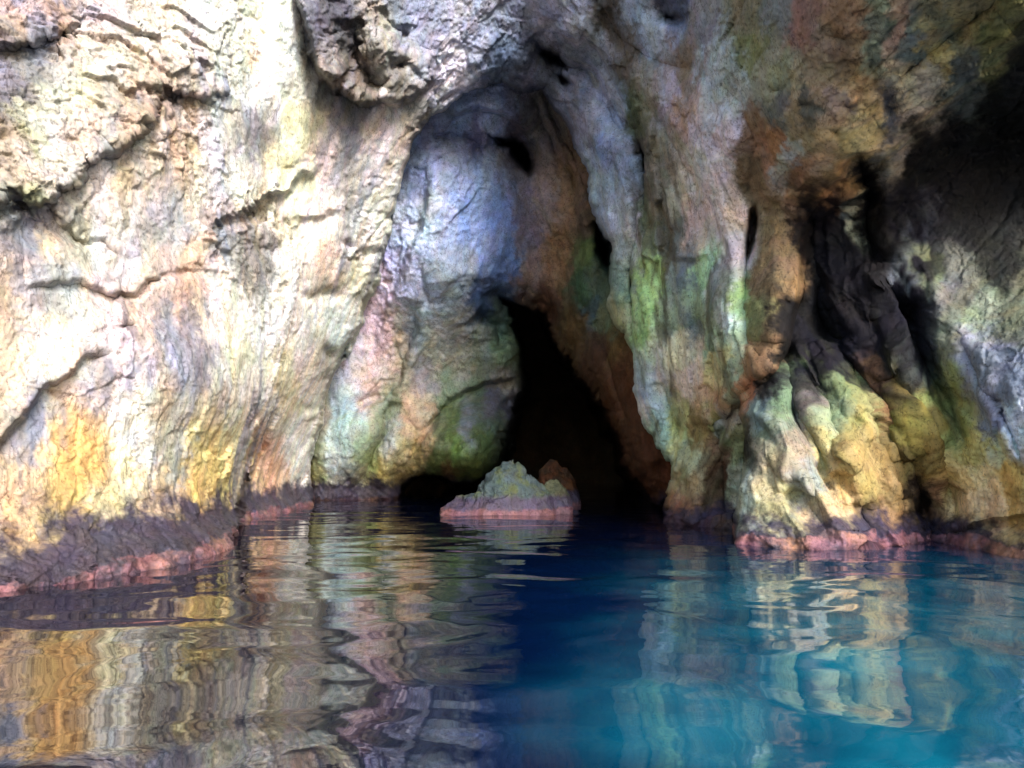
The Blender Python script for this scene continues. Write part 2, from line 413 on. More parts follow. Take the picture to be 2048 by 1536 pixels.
# ================================================================== FRONT ROCK: left cliff, arch, roof, fluted pillar
STEP = 2.6
front_ctrl = [(-500, 1300, 6.0), (-500, 600, 6.6), (-500, 0, 7.5), (-500, -600, 9.5), (0, 1180, 8.9), (150, 1160, 9.7), (300, 1130, 11.1), (455, 1088, 14.0),
    (480, 1050, 17.5), (540, 1035, 20.5), (600, 1010, 25.5), (0, 800, 9.6), (0, 400, 9.4), (0, 0, 10.2), (250, 900, 11.5), (300, 500, 12.6), (300, 200, 12.4), (300, 0, 13),
    (480, 800, 15.5), (500, 500, 16.2), (500, 200, 16.0), (600, 800, 23.0), (640, 600, 21.5), (730, 400, 22.5), (700, 250, 20), (680, 50, 18), (850, 150, 21.5), (950, 60, 21.5), (1050, 110, 22.5),
    (0, -700, 11), (500, -600, 15), (900, -500, 21), (900, -900, 20), (1100, 0, 20.5), (1200, 120, 21), (1230, 330, 22), (1250, 500, 22), (1280, 700, 21.5), (1330, 880, 20), (1400, 1040, 16.6), (1350, 1040, 17.5),
    (1400, 750, 18.5), (1400, 550, 18), (1400, 300, 17), (1500, 450, 16.2), (1530, 650, 15.6), (1480, 800, 16.5), (1550, 300, 14.6), (1650, 300, 13.2), (1450, 0, 14.5), (1650, 0, 11.4), (1750, 200, 12.2),
    (1900, 120, 11.2), (2048, 0, 9.6), (1850, 0, 10.2), (2400, -300, 9.5), (1700, -600, 10), (1300, -500, 17), (2400, -700, 9),
    (1485, 1090, 14.3), (1600, 1095, 14.0), (1700, 1098, 13.8), (1800, 1092, 14.2), (1860, 1078, 15.0), (1930, 1095, 13.9), (2048, 1118, 12.2), (2500, 1200, 10), (1520, 920, 14.9), (1600, 900, 14.6), (1700, 900, 14.4),
    (1560, 780, 15.2), (1640, 690, 15.8), (1700, 760, 15.3), (1650, 450, 15.9), (1740, 420, 15.3), (1740, 560, 15.4), (1850, 560, 14.5), (1850, 380, 14.6), (1950, 300, 13.9), (2048, 220, 12.6), (2048, 480, 13.8), (1950, 680, 13.4), (2048, 760, 12.2), (1850, 800, 14.2),
    (1900, 950, 14.4), (2000, 950, 13), (2500, 700, 11), (2500, 200, 12)]
front_poly = [(-1200, 1700), (-1200, -1200), (3200, -1200), (3200, 1700), (1340, 1700), (1348, 1040), (1342, 985), (1350, 930), (1330, 905), (1300, 870), (1285, 800), (1275, 740), (1262, 690),
    (1240, 640), (1225, 600), (1235, 540), (1228, 480), (1205, 440), (1185, 380), (1178, 330), (1150, 292), (1135, 240), (1100, 205), (1085, 172), (1040, 178), (1010, 158), (975, 172), (925, 182), (880, 222), (850, 245), (820, 300), (805, 330), (782, 440), (765, 500), (740, 580),
    (690, 700), (655, 760), (640, 830), (622, 900), (617, 1010), (610, 1200), (600, 1700)]
REG = [
    dict(t=(.65, 0, .75), rough=1.75, flute=.03, flake=.20, at=[(100, 100), (300, 100), (100, 300), (300, 270), (700, 130), (790, 80), (-300, 100), (400, 120), (200, 200), (20, 350), (480, 440), (720, 500)]),
    dict(t=(.10, 0, 1), rough=.8, flute=.02, k=.6, flake=.03, at=[(60, 520), (100, 700), (250, 850), (400, 700), (100, 950), (400, 950), (540, 100), (545, 230), (300, 420), (570, 300), (230, 600), (330, 650)]),
    dict(t=(.35, 0, 1), rough=.85, flute=.035, k=.5, flake=.04, at=[(600, 600), (580, 900), (680, 570), (640, 750), (690, 320), (620, 480)]),
    dict(t=(.62, 0, .7), rough=1.6, flute=.05, flake=.15, at=[(900, 80), (1000, 60), (850, 150)]),
    dict(t=(-.62, 0, .7), rough=1.2, flute=.09, flake=.08, at=[(1110, 90), (1200, 60), (1180, 200), (1300, 130)]),
    dict(t=(-.12, 0, 1), rough=.95, flute=.22, flake=.03, at=[(1230, 350), (1280, 450), (1350, 650), (1400, 300), (1420, 500), (1350, 850), (1400, 1000), (1450, 650), (1380, 420)]),
    dict(t=(.45, 0, .9), rough=.75, flute=.05, flake=.04, at=[(1500, 100), (1650, 200), (1800, 100), (1700, 30), (1570, 300), (1650, 280), (1560, 500), (1550, 650), (1900, 100)]),
    dict(t=(-.16, 0, 1), k=.22, rough=.75, flute=.42, flake=.02, at=[(1650, 500), (1720, 450), (1550, 900), (1600, 780)]),
    dict(t=(-.42, 0, 1), k=.24, rough=.85, flute=.48, flake=.04, at=[(1700, 900), (1850, 900), (1760, 650), (1640, 1000), (1830, 720), (1750, 800), (1900, 800)]),
    dict(t=(.6, 0, .6), rough=.8, flute=.03, flake=.02, at=[(1950, 400), (2000, 600), (2020, 800), (1980, 950), (1880, 480), (1900, 300), (2048, 250)])]

def right_feats(Y, u, v):
    RS[0] = 0.75
    for k_ in range(9):
        x0 = 1520 + k_ * 62 + (k_ * 37) % 23; y0 = 740 + (k_ * 53) % 90
        ridge(Y, u, v, [(x0 - 40, y0 - 90), (x0, y0), (x0 + 38 + k_ * 4, y0 + 120), (x0 + 60 + k_ * 6, y0 + 230)], -0.8 if k_ % 2 else 0.5, 9)
    ridge(Y, u, v, [(1720, 300), (1735, 420), (1750, 540)], -1.6, 26)
    ridge(Y, u, v, [(1775, 300), (1778, 420), (1790, 520), (1850, 600)], 1.0, 14)
    ridge(Y, u, v, [(1690, 440), (1720, 540), (1750, 640)], 0.7, 14)
    ridge(Y, u, v, [(1620, 430), (1640, 560), (1650, 700)], -0.9, 28)
    ridge(Y, u, v, [(1735, 560), (1790, 700), (1850, 790), (1900, 880)], 1.1, 16)
    ridge(Y, u, v, [(1770, 570), (1830, 690), (1890, 800), (1940, 900)], -1.1, 18)
    ridge(Y, u, v, [(1660, 640), (1720, 740), (1780, 830), (1800, 930)], -0.8, 15)
    ridge(Y, u, v, [(1690, 620), (1750, 720), (1770, 760)], 0.5, 14)
    ridge(Y, u, v, [(1640, 720), (1690, 820), (1720, 920), (1760, 1010)], 0.9, 22)
    ridge(Y, u, v, [(1620, 760), (1660, 850), (1690, 930)], -0.6, 12)
    ridge(Y, u, v, [(1560, 760), (1590, 850), (1600, 960)], 0.7, 22)
    ridge(Y, u, v, [(1575, 760), (1590, 840), (1620, 900)], -0.4, 9)
    ridge(Y, u, v, [(1715, 1000), (1722, 1050), (1730, 1110)], -1.4, 15)
    ridge(Y, u, v, [(1810, 900), (1835, 980), (1850, 1060), (1860, 1120)], -1.7, 26)
    ridge(Y, u, v, [(1770, 930), (1790, 1010), (1790, 1090)], 0.7, 18)
    ridge(Y, u, v, [(1690, 1010), (1700, 1060)], 0.6, 12)
    ledge(Y, u, v, [(1560, 985), (1640, 970), (1700, 930), (1740, 870)], 0.35, 30, 22)
    ledge(Y, u, v, [(1960, 760), (1985, 820), (2010, 900), (2060, 950)], 0.35, 40, 26)
    ledge(Y, u, v, [(2150, 1020), (2048, 1035), (1960, 1045), (1890, 1060)], -0.5, 30, 30)
    ridge(Y, u, v, [(1900, 900), (1930, 980), (1930, 1030)], 0.5, 20)
    lump(Y, u, v, (1830, 630), 26, 30, -0.6)
right_col = [(1900,290,21.1,22.3,26),(1980,250,19.8,22.3,24.8),(2040,330,22.3,23.6,26),(1900,370,21.1,21.1,26),(1960,430,27.3,27.3,31),(2000,350,21.1,21.1,23.6),(1850,450,62,66,78),(1830,340,22.3,23.6,26),(2000,500,37.2,38.4,38.4),(2048,200,31,34.1,37.2),(1720,400,18.6,19.2,27.3),(1735,340,16.1,17.4,23.6),(1740,480,16.1,16.1,23.6),(1650,480,19.8,23.6,33.5),(1630,430,14.9,16.1,24.8),(1630,540,21.1,23.6,29.8),(1660,680,18.6,16.1,23.6),(1700,640,21.1,18.6,26),(1640,730,17.4,16.1,24.8),(1710,700,18.6,17.4,22.3),(1600,680,14.9,14.9,22.3),(1580,620,16.1,16.1,22.3),(1690,430,170,180,160),(1720,560,21.1,20.5,28.5),(1640,620,18.6,19.8,26),(1850,530,110,120,90),(1900,560,120,120,120),  # near-black points paint the shade of the upper right recess into the colour
(1960,640,150,165,130),(1960,700,140,145,165),(2000,750,135,140,165),(1990,830,140,148,172),(2030,780,138,145,170),(1920,600,110,115,100),(2040,620,110,115,95),(1800,600,90,100,110),(1830,680,110,120,140),(1850,750,130,150,130),
(1810,700,120,140,120),(1780,720,80,85,70),(1870,790,170,180,80),(1800,770,150,135,40),(1830,820,150,140,40),(1720,760,150,165,90),(1750,740,160,110,60),(1770,800,130,85,45),(1720,820,150,150,80),(1860,850,160,140,50),
(1660,770,110,130,80),(1600,760,110,130,80),(1580,790,150,190,130),(1600,800,170,150,150),(1650,840,140,160,120),(1530,820,160,195,200),(1560,860,150,170,140),(1550,930,200,190,150),(1580,900,190,172,150),(1600,950,175,182,178),
(1560,990,220,210,150),(1640,900,190,180,110),(1680,950,205,170,90),(1720,900,170,150,80),(1720,1000,190,160,80),(1660,1000,200,180,130),(1780,920,140,120,60),(1780,1000,190,150,90),(1850,920,140,110,40),(1900,960,190,160,80),
(1950,900,170,160,70),(1950,980,220,190,120),(2000,900,170,170,130),(2020,960,180,140,50),(1960,1010,210,180,130),(2030,850,190,205,215),(1920,880,130,140,70),(1880,1000,120,85,50),(1570,650,27.9,24.8,26),(1610,460,20,20,30),(1680,560,18,18,26),(1760,600,22,20,26),(1800,640,24,24,32),(1770,690,24,20,26),(1740,370,14,14,22),(1850,300,24,24,28),(1800,420,26,26,32),(1570,700,16,14,18),(1540,760,16,14,18),(1500,900,30,24,20),(1820,950,50,34,22),(1845,1010,30,24,22),(1722,1020,26,18,22)]

def front_feats(Y, u, v):
    # left cliff: folds and undercut ledges (travel to the right keeps the upper side standing out)
    ledge(Y, u, v, [(-160, 440), (0, 395), (60, 405), (110, 375), (160, 345), (230, 305), (290, 250)], 0.50, 90, 60)
    ledge(Y, u, v, [(250, 300), (300, 215), (340, 190), (400, 195), (450, 170)], 0.42, 60, 40)
    ledge(Y, u, v, [(-40, 100), (30, 95), (90, 62), (165, 55)], 0.40, 60, 35)
    ledge(Y, u, v, [(420, 450), (500, 425), (540, 400), (590, 375), (640, 330)], 0.65, 60, 45)
    ledge(Y, u, v, [(90, 380), (120, 430), (150, 475), (200, 480), (260, 520)], 0.2, 30, 25)
    ledge(Y, u, v, [(60, 580), (150, 570), (230, 600), (300, 560), (420, 535)], 0.3, 40, 40)
    ledge(Y, u, v, [(230, 690), (225, 620), (280, 585), (340, 555), (410, 560)], -0.25, 50, 50)
    ledge(Y, u, v, [(-60, 960), (30, 850), (90, 770), (150, 720), (210, 690)], 0.35, 50, 30)
    ledge(Y, u, v, [(560, 440), (640, 430), (700, 415)], 0.3, 30, 25)
    ledge(Y, u, v, [(600, 815), (640, 700), (680, 690)], 0.2, 20, 20)
    # the near yellow cliff ends in an upright edge before the pink strip
    d, s, t = polydist([(505, 760), (500, 870), (499, 950), (478, 1030), (455, 1100), (455, 1250)], u, v)
    Y += (2.6 * smooth(-3, 9, d * s) * np.exp(-d / 120) - 0.5 * smooth(3, -9, d * s) * np.exp(-d / 60)) * smooth(760, 960, v) * (v > 700)
    # hanging block with hollows, top of the cliff
    ledge(Y, u, v, [(590, -60), (612, 40), (632, 130), (660, 175), (720, 205), (800, 205), (850, 170), (870, 100)], 1.3, 90, 55, 0.5)
    ridge(Y, u, v, [(705, 40), (700, 100), (730, 150), (770, 185)], -1.3, 24)
    lump(Y, u, v, (660, 140), 26, 22, 0.9); lump(Y, u, v, (770, 100), 40, 60, 0.7, -25); lump(Y, u, v, (800, 130), 16, 14, -0.8)
    ridge(Y, u, v, [(755, 20), (780, 60), (820, 75)], -0.9, 13)
    ridge(Y, u, v, [(570, -200), (560, 60), (555, 200), (590, 330)], 0.35, 40)
    # pits
    for x, y, r, a in [(655, 590, 20, .5), (735, 505, 24, .5), (690, 490, 14, .4), (652, 703, 17, .5), (618, 815, 14, .3), (505, 430, 20, .5), (520, 500, 30, .25), (330, 205, 36, .35), (120, 75, 40, .25), (45, 440, 50, .3),
                       (150, 470, 30, .2), (340, 640, 60, .25), (620, 590, 14, .3), (30, 390, 22, .35), (250, 655, 12, .2)]:
        lump(Y, u, v, (x, y), r, r * 0.7, -a)
    ridge(Y, u, v, [(640, 680), (670, 560), (740, 420), (760, 330), (830, 220)], 0.3, 30)
    # hood over the niche
    ridge(Y, u, v, [(1060, 70), (1100, 110), (1180, 150), (1240, 240), (1275, 260), (1285, 330), (1280, 420), (1270, 500), (1262, 600)], -0.9, 20)
    ridge(Y, u, v, [(1210, 20), (1250, 80), (1330, 130), (1400, 140)], -0.5, 24)
    ridge(Y, u, v, [(940, 130), (1000, 108), (1060, 128)], 0.5, 20)
    ridge(Y, u, v, [(1120, 150), (1160, 200), (1190, 290)], 0.5, 20)
    ridge(Y, u, v, [(1190, 230), (1230, 340), (1245, 450), (1262, 540)], 0.5, 22)
    ridge(Y, u, v, [(1160, 60), (1230, 170), (1330, 330)], -0.4, 12)
    ridge(Y, u, v, [(1300, 200), (1360, 300), (1400, 400)], -0.35, 12)
    ridge(Y, u, v, [(1080, 100), (1110, 150), (1150, 190)], -0.5, 14)
    ridge(Y, u, v, [(1120, 40), (1200, 100), (1290, 170), (1370, 260)], 0.4, 26)
    lump(Y, u, v, (1330, 15), 30, 24, -0.7)
    ridge(Y, u, v, [(1270, 300), (1300, 400), (1290, 520)], -0.5, 14)
    # pillar: upright flutes
    ridge(Y, u, v, [(1300, 460), (1296, 560), (1294, 660), (1300, 760), (1322, 860)], 0.6, 16)
    ridge(Y, u, v, [(1325, 760), (1345, 830), (1365, 890)], -0.5, 12)
    ridge(Y, u, v, [(1320, 400), (1345, 470), (1330, 520)], -0.35, 14)
    ridge(Y, u, v, [(1425, 520), (1428, 620), (1425, 700)], 0.35, 22)
    ledge(Y, u, v, [(1345, 515), (1380, 520), (1420, 515)], 0.3, 30, 25)
    ledge(Y, u, v, [(1400, 850), (1450, 825), (1500, 770), (1540, 730)], 0.35, 40, 30)
    ridge(Y, u, v, [(1500, 440), (1490, 520), (1492, 620), (1500, 700)], -0.55, 13)
    ridge(Y, u, v, [(1445, 160), (1490, 210), (1515, 290), (1500, 380), (1500, 440)], -0.3, 18)
    ridge(Y, u, v, [(1550, 430), (1548, 560), (1545, 680)], 0.4, 22)
    ridge(Y, u, v, [(1365, 900), (1385, 960), (1395, 1010)], 0.6, 26)
    lump(Y, u, v, (1395, 1020), 34, 30, 0.6); lump(Y, u, v, (1288, 350), 8, 60, -2.2, -6); lump(Y, u, v, (1110, 118), 34, 14, -1.6, 35); lump(Y, u, v, (1130, 160), 18, 10, -1.2, 40)
    lump(Y, u, v, (1268, 600), 7, 70, -1.2, -3); lump(Y, u, v, (1500, 470), 9, 50, -1.5, 12); lump(Y, u, v, (1345, 40), 22, 12, -1.0)
    ridge(Y, u, v, [(1440, 850), (1445, 940), (1450, 1040)], -0.6, 16)
    ridge(Y, u, v, [(1485, 850), (1490, 920), (1488, 985)], 0.5, 13)
    # right wall: overhang above the dark hollow, side of the brown column, cleft down to the water
    ledge(Y, u, v, [(1596, 440), (1625, 400), (1680, 350), (1700, 312), (1770, 312), (1820, 262), (1900, 200), (2048, 95), (2300, -60)], 0.6, 50, 90, 0.9)
    ledge(Y, u, v, [(1530, 765), (1568, 700), (1585, 620), (1598, 520), (1606, 415)], 0.75, 24, 60, 0.9)
    d, s_, t = polydist([(1590, 640), (1560, 715), (1494, 795), (1503, 860), (1500, 950), (1486, 1010), (1482, 1200), (1482, 1600)], u, v)
    Y += 3.4 * smooth(-2, 8, -d * s_) * np.exp(-d / 260) * smooth(700, 1030, v) * (v > 650)
    ridge(Y, u, v, [(1585, 600), (1570, 690), (1530, 770), (1494, 810), (1506, 870), (1500, 960)], -1.6, 12)
    right_feats(Y, u, v)
    RS[0] = 0.9
    for x, y, r, a in [(1620, 212, 13, .2), (1690, 212, 12, .18), (1780, 212, 24, .25), (1560, 180, 12, .15), (1680, 70, 18, .2), (1670, 268, 10, .15), (1640, 300, 12, .12), (1450, 830, 14, .3), (1400, 655, 22, .2)]:
        lump(Y, u, v, (x, y), r, r * 0.8, -a)
    ridge(Y, u, v, [(1790, 160), (1850, 110), (1930, 50), (2010, -20)], -0.35, 20)
    ridge(Y, u, v, [(1760, 250), (1840, 190), (1930, 130), (2020, 60)], 0.3, 26)

front_col = [(40,40,225,185,165),(120,60,205,150,90),(200,30,220,190,190),(100,90,150,140,150),(30,120,130,130,150),(40,170,110,115,140),(120,120,205,180,185),(180,110,240,235,215),(250,60,230,215,190),(330,60,235,225,210),
(150,170,225,228,190),(110,210,210,215,160),(60,260,190,200,120),(30,290,170,140,110),(200,200,225,205,180),(300,150,225,205,175),(360,180,220,200,180),(330,210,130,125,120),(300,215,190,130,100),(250,250,200,160,120),
(150,260,225,215,200),(100,330,235,225,220),(40,330,225,210,205),(220,300,170,175,190),(50,385,200,215,140),(380,60,240,240,250),(440,60,240,245,225),(470,30,180,195,180),(470,130,190,205,180),(540,80,235,245,235),
(560,150,250,252,250),(550,30,225,235,215),(590,60,170,180,185),(600,180,200,215,205),(530,200,180,185,205),(545,270,70,75,100),(510,260,60,65,90),(500,180,200,205,215),(580,250,245,245,200),(560,330,245,235,150),
(600,230,235,230,170),(640,30,95,95,130),(625,80,80,80,115),(660,5,90,90,125),(700,20,110,108,130),(680,60,100,100,130),(690,110,70,62,60),(740,190,80,68,50),(800,180,90,80,60),(640,150,90,80,80),(650,120,200,190,185),(720,40,205,200,190),(760,100,205,205,190),(800,40,150,165,200),(730,170,150,135,100),(700,140,130,115,100),(850,60,170,180,220),
(850,120,215,215,230),(820,190,215,205,195),(700,200,180,170,150),(690,290,85,90,115),(710,270,100,105,130),(660,330,225,200,200),(760,260,215,200,200),(790,230,220,210,205),(740,310,215,205,205),(680,370,110,115,130),
(450,350,215,220,240),(470,380,190,195,215),(420,320,240,235,240),(300,300,240,230,215),(350,320,235,190,130),(250,350,235,215,170),(370,400,235,225,200),(200,400,235,225,205),(130,330,230,225,200),(340,435,150,165,185),
(40,440,105,110,150),(60,470,120,120,165),(110,440,110,115,130),(140,470,170,165,140),(90,500,225,190,150),(50,520,100,110,140),(200,480,225,225,230),(250,520,185,190,205),(480,400,235,235,190),(540,390,240,235,215),
(560,430,215,195,160),(470,430,170,140,125),(500,450,130,115,105),(515,500,60,65,75),(510,550,80,90,90),(450,480,100,100,120),(600,400,225,230,190),(640,430,220,200,200),(680,430,240,240,245),(650,520,225,170,140),
(720,500,170,155,135),(650,580,170,160,130),(700,470,235,245,240),(770,420,220,225,205),(620,480,240,250,245),(600,600,235,235,245),(560,560,235,240,225),(30,600,220,190,150),(60,590,165,160,170),(100,600,150,165,180),
(20,640,200,160,120),(150,640,235,225,210),(100,670,235,215,190),(200,600,215,190,190),(290,580,215,185,150),(330,620,115,130,155),(340,680,120,135,165),(320,560,190,170,150),(255,655,70,60,75),(270,640,235,195,150),
(360,600,210,160,120),(380,640,90,95,130),(400,720,70,80,120),(350,720,160,170,200),(420,640,225,205,180),(450,600,225,225,235),(475,620,215,225,180),(480,690,225,235,180),(500,640,235,240,235),(440,560,220,200,190),
(400,540,215,165,120),(230,700,190,180,205),(190,760,150,140,150),(210,680,225,215,215),(60,740,230,200,150),(30,780,235,195,140),(110,720,220,190,150),(80,780,100,110,140),(60,830,80,85,110),(100,770,190,195,210),
(20,880,160,160,160),(130,800,190,165,100),(150,850,225,185,110),(180,900,215,175,100),(40,950,235,200,160),(60,1000,220,185,140),(140,930,230,190,110),(100,880,235,200,130),(260,840,240,235,215),(280,900,205,215,225),
(250,950,240,225,170),(330,870,190,190,170),(350,920,165,175,180),(310,800,215,190,150),(320,760,130,130,130),(400,900,240,210,130),(390,960,240,195,110),(440,940,245,215,130),(440,860,240,215,160),(470,880,220,225,170),
(460,830,190,190,200),(480,940,230,215,130),(300,980,220,190,140),(220,980,200,190,150),(150,990,205,180,110),(530,680,240,240,245),(560,720,235,225,150),(570,780,235,205,120),(600,810,220,215,140),(540,820,235,240,245),
(520,860,235,190,170),(530,920,225,165,145),(560,940,225,175,150),(590,900,235,245,245),(600,850,240,245,245),(510,960,215,180,130),(580,990,220,190,160),(610,950,225,230,230),(590,660,240,225,230),(560,640,235,240,240),
(650,690,140,145,140),(640,640,225,235,235),(600,740,245,215,205),(610,780,245,245,245),(690,620,230,245,240),(720,560,230,235,190),(740,480,235,235,230),(670,660,200,235,235),(900,150,200,205,225),(-200,300,210,190,160),(-200,800,220,190,130),(300,-200,220,215,200)]
front_colR = [(950,60,190,200,235),(1000,100,120,140,180),(1000,50,160,170,205),(1100,60,170,175,205),(1050,130,90,95,120),(1100,110,80,85,100),(1150,120,150,160,190),(1200,100,170,180,200),(1150,40,190,195,220),(1220,60,90,80,60),
(1260,90,80,70,55),(1280,30,130,150,175),(1320,60,150,165,190),(1340,20,60,70,100),(1400,50,110,110,120),(1200,180,140,150,175),(1230,240,130,150,175),(1180,250,120,125,145),(1150,200,100,105,125),(1210,300,110,130,180),
(1240,330,120,135,165),(1190,340,140,160,175),(1290,200,100,110,80),(1275,230,60,75,35),(1285,300,60,55,50),(1300,180,120,115,110),(1350,200,150,145,165),(1370,220,150,120,95),(1400,250,185,170,175),(1430,230,160,175,185),
(1430,130,150,165,175),(1470,160,150,165,160),(1370,140,120,100,80),(1450,260,190,180,190),(1460,330,200,190,200),(1400,330,185,180,170),(1340,300,130,125,110),(1500,270,120,90,60),(1510,350,100,80,50),(1240,420,150,165,185),
(1220,380,130,150,170),(1260,450,180,175,185),(1300,450,80,90,60),(1350,400,150,150,130),(1440,420,200,180,180),(1380,450,185,160,150),(1470,430,215,185,165),(1400,490,170,160,140),(1350,490,100,110,110),(1460,500,190,185,200),
(1260,520,150,165,160),(1250,560,100,130,120),(1300,550,150,190,100),(1295,620,150,200,110),(1290,680,130,180,90),(1340,560,110,130,125),(1380,540,90,110,130),(1410,530,140,190,140),(1440,560,180,200,205),(1350,620,130,150,130),
(1400,630,120,150,110),(1450,620,170,190,190),(1380,660,80,100,105),(1420,680,140,180,150),(1480,600,130,170,100),(1470,690,150,175,140),(1360,700,200,200,160),(1300,710,190,205,180),(1320,740,200,195,190),(1400,740,210,190,160),
(1440,740,200,190,120),(1380,760,210,190,175),(1420,790,190,150,110),(1480,760,140,160,130),(1300,780,150,170,200),(1320,830,150,185,180),(1310,880,150,190,170),(1290,820,230,225,220),(1290,740,150,170,170),(1360,820,170,170,100),
(1400,860,130,110,50),(1360,860,190,200,120),(1380,920,150,165,120),(1380,980,150,130,80),(1380,1010,150,90,60),(1430,900,110,80,50),(1440,960,90,60,40),(1430,830,140,140,60),(1450,830,140,150,140),(1480,900,120,130,80),
(1490,970,160,175,150),(1240,640,150,160,120),(1530,450,120,102,74),(1560,480,120,94,64),(1530,560,108,88,60),(1570,560,124,98,62),(1520,640,110,110,60),(1510,720,140,102,68),(1540,700,110,80,50),(1500,780,170,100,55),(1450,800,160,110,60),
(1500,60,110,105,80),(1560,30,100,105,100),(1500,100,110,115,60),(1600,50,130,95,85),(1700,30,140,108,75),(1750,50,120,130,110),(1680,100,110,90,75),(1650,150,140,120,90),(1700,170,175,140,90),(1550,170,140,145,120),
(1600,200,160,145,110),(1560,210,90,95,95),(1620,215,70,75,70),(1690,200,120,105,105),(1780,210,80,85,95),(1720,230,170,150,100),(1600,260,150,135,100),(1700,260,165,145,95),(1750,270,175,150,95),(1800,160,185,165,130),
(1850,170,180,165,140),(1870,110,180,160,90),(1830,80,110,125,120),(1800,40,185,150,125),(1900,50,120,125,100),(1950,20,150,140,90),(1970,60,100,105,60),(1920,150,80,90,85),(1580,300,160,165,160),(1550,280,160,110,70),
(1640,320,185,155,115),(1600,350,150,110,70),(1680,360,170,130,80),(1650,400,120,85,50),(1540,400,110,90,60),(1780,330,120,115,105)]
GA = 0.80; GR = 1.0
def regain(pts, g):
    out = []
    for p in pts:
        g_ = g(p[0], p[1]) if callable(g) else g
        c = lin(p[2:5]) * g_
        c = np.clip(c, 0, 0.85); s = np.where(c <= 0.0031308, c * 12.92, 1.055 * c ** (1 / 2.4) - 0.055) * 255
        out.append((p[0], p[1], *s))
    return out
fu = axis(-1100, 2700, -30, 2078, STEP, 1.09); fv = axis(-1100, 1500, -20, 1215, STEP, 1.09)
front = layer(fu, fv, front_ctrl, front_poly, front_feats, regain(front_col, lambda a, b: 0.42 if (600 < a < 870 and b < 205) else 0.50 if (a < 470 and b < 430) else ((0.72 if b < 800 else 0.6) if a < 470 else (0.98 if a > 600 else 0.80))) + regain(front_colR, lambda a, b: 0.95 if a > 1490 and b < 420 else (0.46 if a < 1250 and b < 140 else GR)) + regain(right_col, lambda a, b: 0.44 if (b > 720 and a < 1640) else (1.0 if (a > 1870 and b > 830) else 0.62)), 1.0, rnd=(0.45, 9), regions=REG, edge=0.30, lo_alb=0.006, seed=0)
def front_cls(u, v):
    left = u < 960 + np.clip(v, -300, 200) * 0.1
    edge_x = np.interp(v, [0, 300, 440, 620, 700, 795, 860, 950, 1010, 1700], [1640, 1610, 1600, 1588, 1568, 1494, 1503, 1500, 1486, 1482])
    under = v > np.interp(u, [1480, 1600, 1625, 1680, 1700, 1770, 1820, 1900, 2048, 2300, 3200], [460, 430, 400, 350, 312, 312, 262, 200, 95, -60, -500])
    right = (u > edge_x) & under
    spur = right & (u < 1870 - np.clip(900 - v, 0, 400) * 0.32)
    pil = (~left) & (~right) & (u < 1640) & (v > 130 + np.abs(u - 1250) * 0.2)
    return np.where(left, 0, np.where(spur, 3, np.where(right, 4, np.where(pil, 1, 2))))
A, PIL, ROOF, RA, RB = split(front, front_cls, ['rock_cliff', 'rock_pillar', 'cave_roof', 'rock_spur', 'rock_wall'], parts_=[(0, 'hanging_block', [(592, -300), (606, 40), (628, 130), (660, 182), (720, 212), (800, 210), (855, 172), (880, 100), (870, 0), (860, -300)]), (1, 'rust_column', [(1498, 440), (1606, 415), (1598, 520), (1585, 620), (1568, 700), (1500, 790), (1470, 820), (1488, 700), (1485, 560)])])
tag(RA, 'ribbed yellow and green rock spur with a pink foot, right of the pillar', 'rock spur')
tag(RB, 'pale grey and yellow rock wall fading into shadow at the right edge', 'rock wall')
tag(A, 'sunlit cream, ochre and white cliff with undercut ledges rising from the water on the left', 'cliff')
tag(PIL, 'fluted green and white rock pillar hanging between the black hole and the yellow rocks', 'rock pillar')
tag(ROOF, 'brown and bluish mottled rock vault spanning the top right above the hollow', 'cave roof')

# ================================================================== INNER WALL: blue-grey niche, lobes, brown flank
inner_ctrl = [(560, 1000, 33), (640, 998, 32), (760, 998, 32), (800, 1000, 31.5), (640, 850, 31), (700, 700, 30), (800, 500, 27), (850, 300, 25.6), (930, 250, 25.6), (1000, 250, 26), (900, 450, 26.5), (960, 600, 28.5),
    (1000, 400, 27.5), (1060, 500, 29.5), (1050, 300, 28), (1100, 250, 27), (1150, 350, 26.5), (1160, 500, 28), (1120, 620, 29.5), (1180, 700, 27), (1250, 700, 24.5), (1250, 850, 24.5), (1300, 980, 23.5), (1345, 1030, 22.8), (1450, 1000, 23), (1450, 700, 23),
    (900, 800, 32), (950, 900, 30), (880, 930, 30), (800, 800, 31), (1000, 750, 32), (900, 100, 25.5), (1200, 150, 26), (1350, 400, 26), (600, 400, 31), (900, 1000, 31)]
hole = [(1005, 590), (1045, 598), (1090, 625), (1118, 690), (1155, 740), (1205, 810), (1245, 880), (1262, 950), (1318, 1005), (1420, 1045), (1420, 1300), (785, 1300), (790, 1010), (815, 960), (838, 940), (870, 950), (920, 962), (960, 955),
        (990, 925), (1012, 880), (1022, 820), (1040, 765), (1032, 700), (1020, 650)]
inner_poly = [(500, 1300), (500, -50), (1500, -50), (1500, 1300), (1347, 1300)] + hole[::-1][:0]
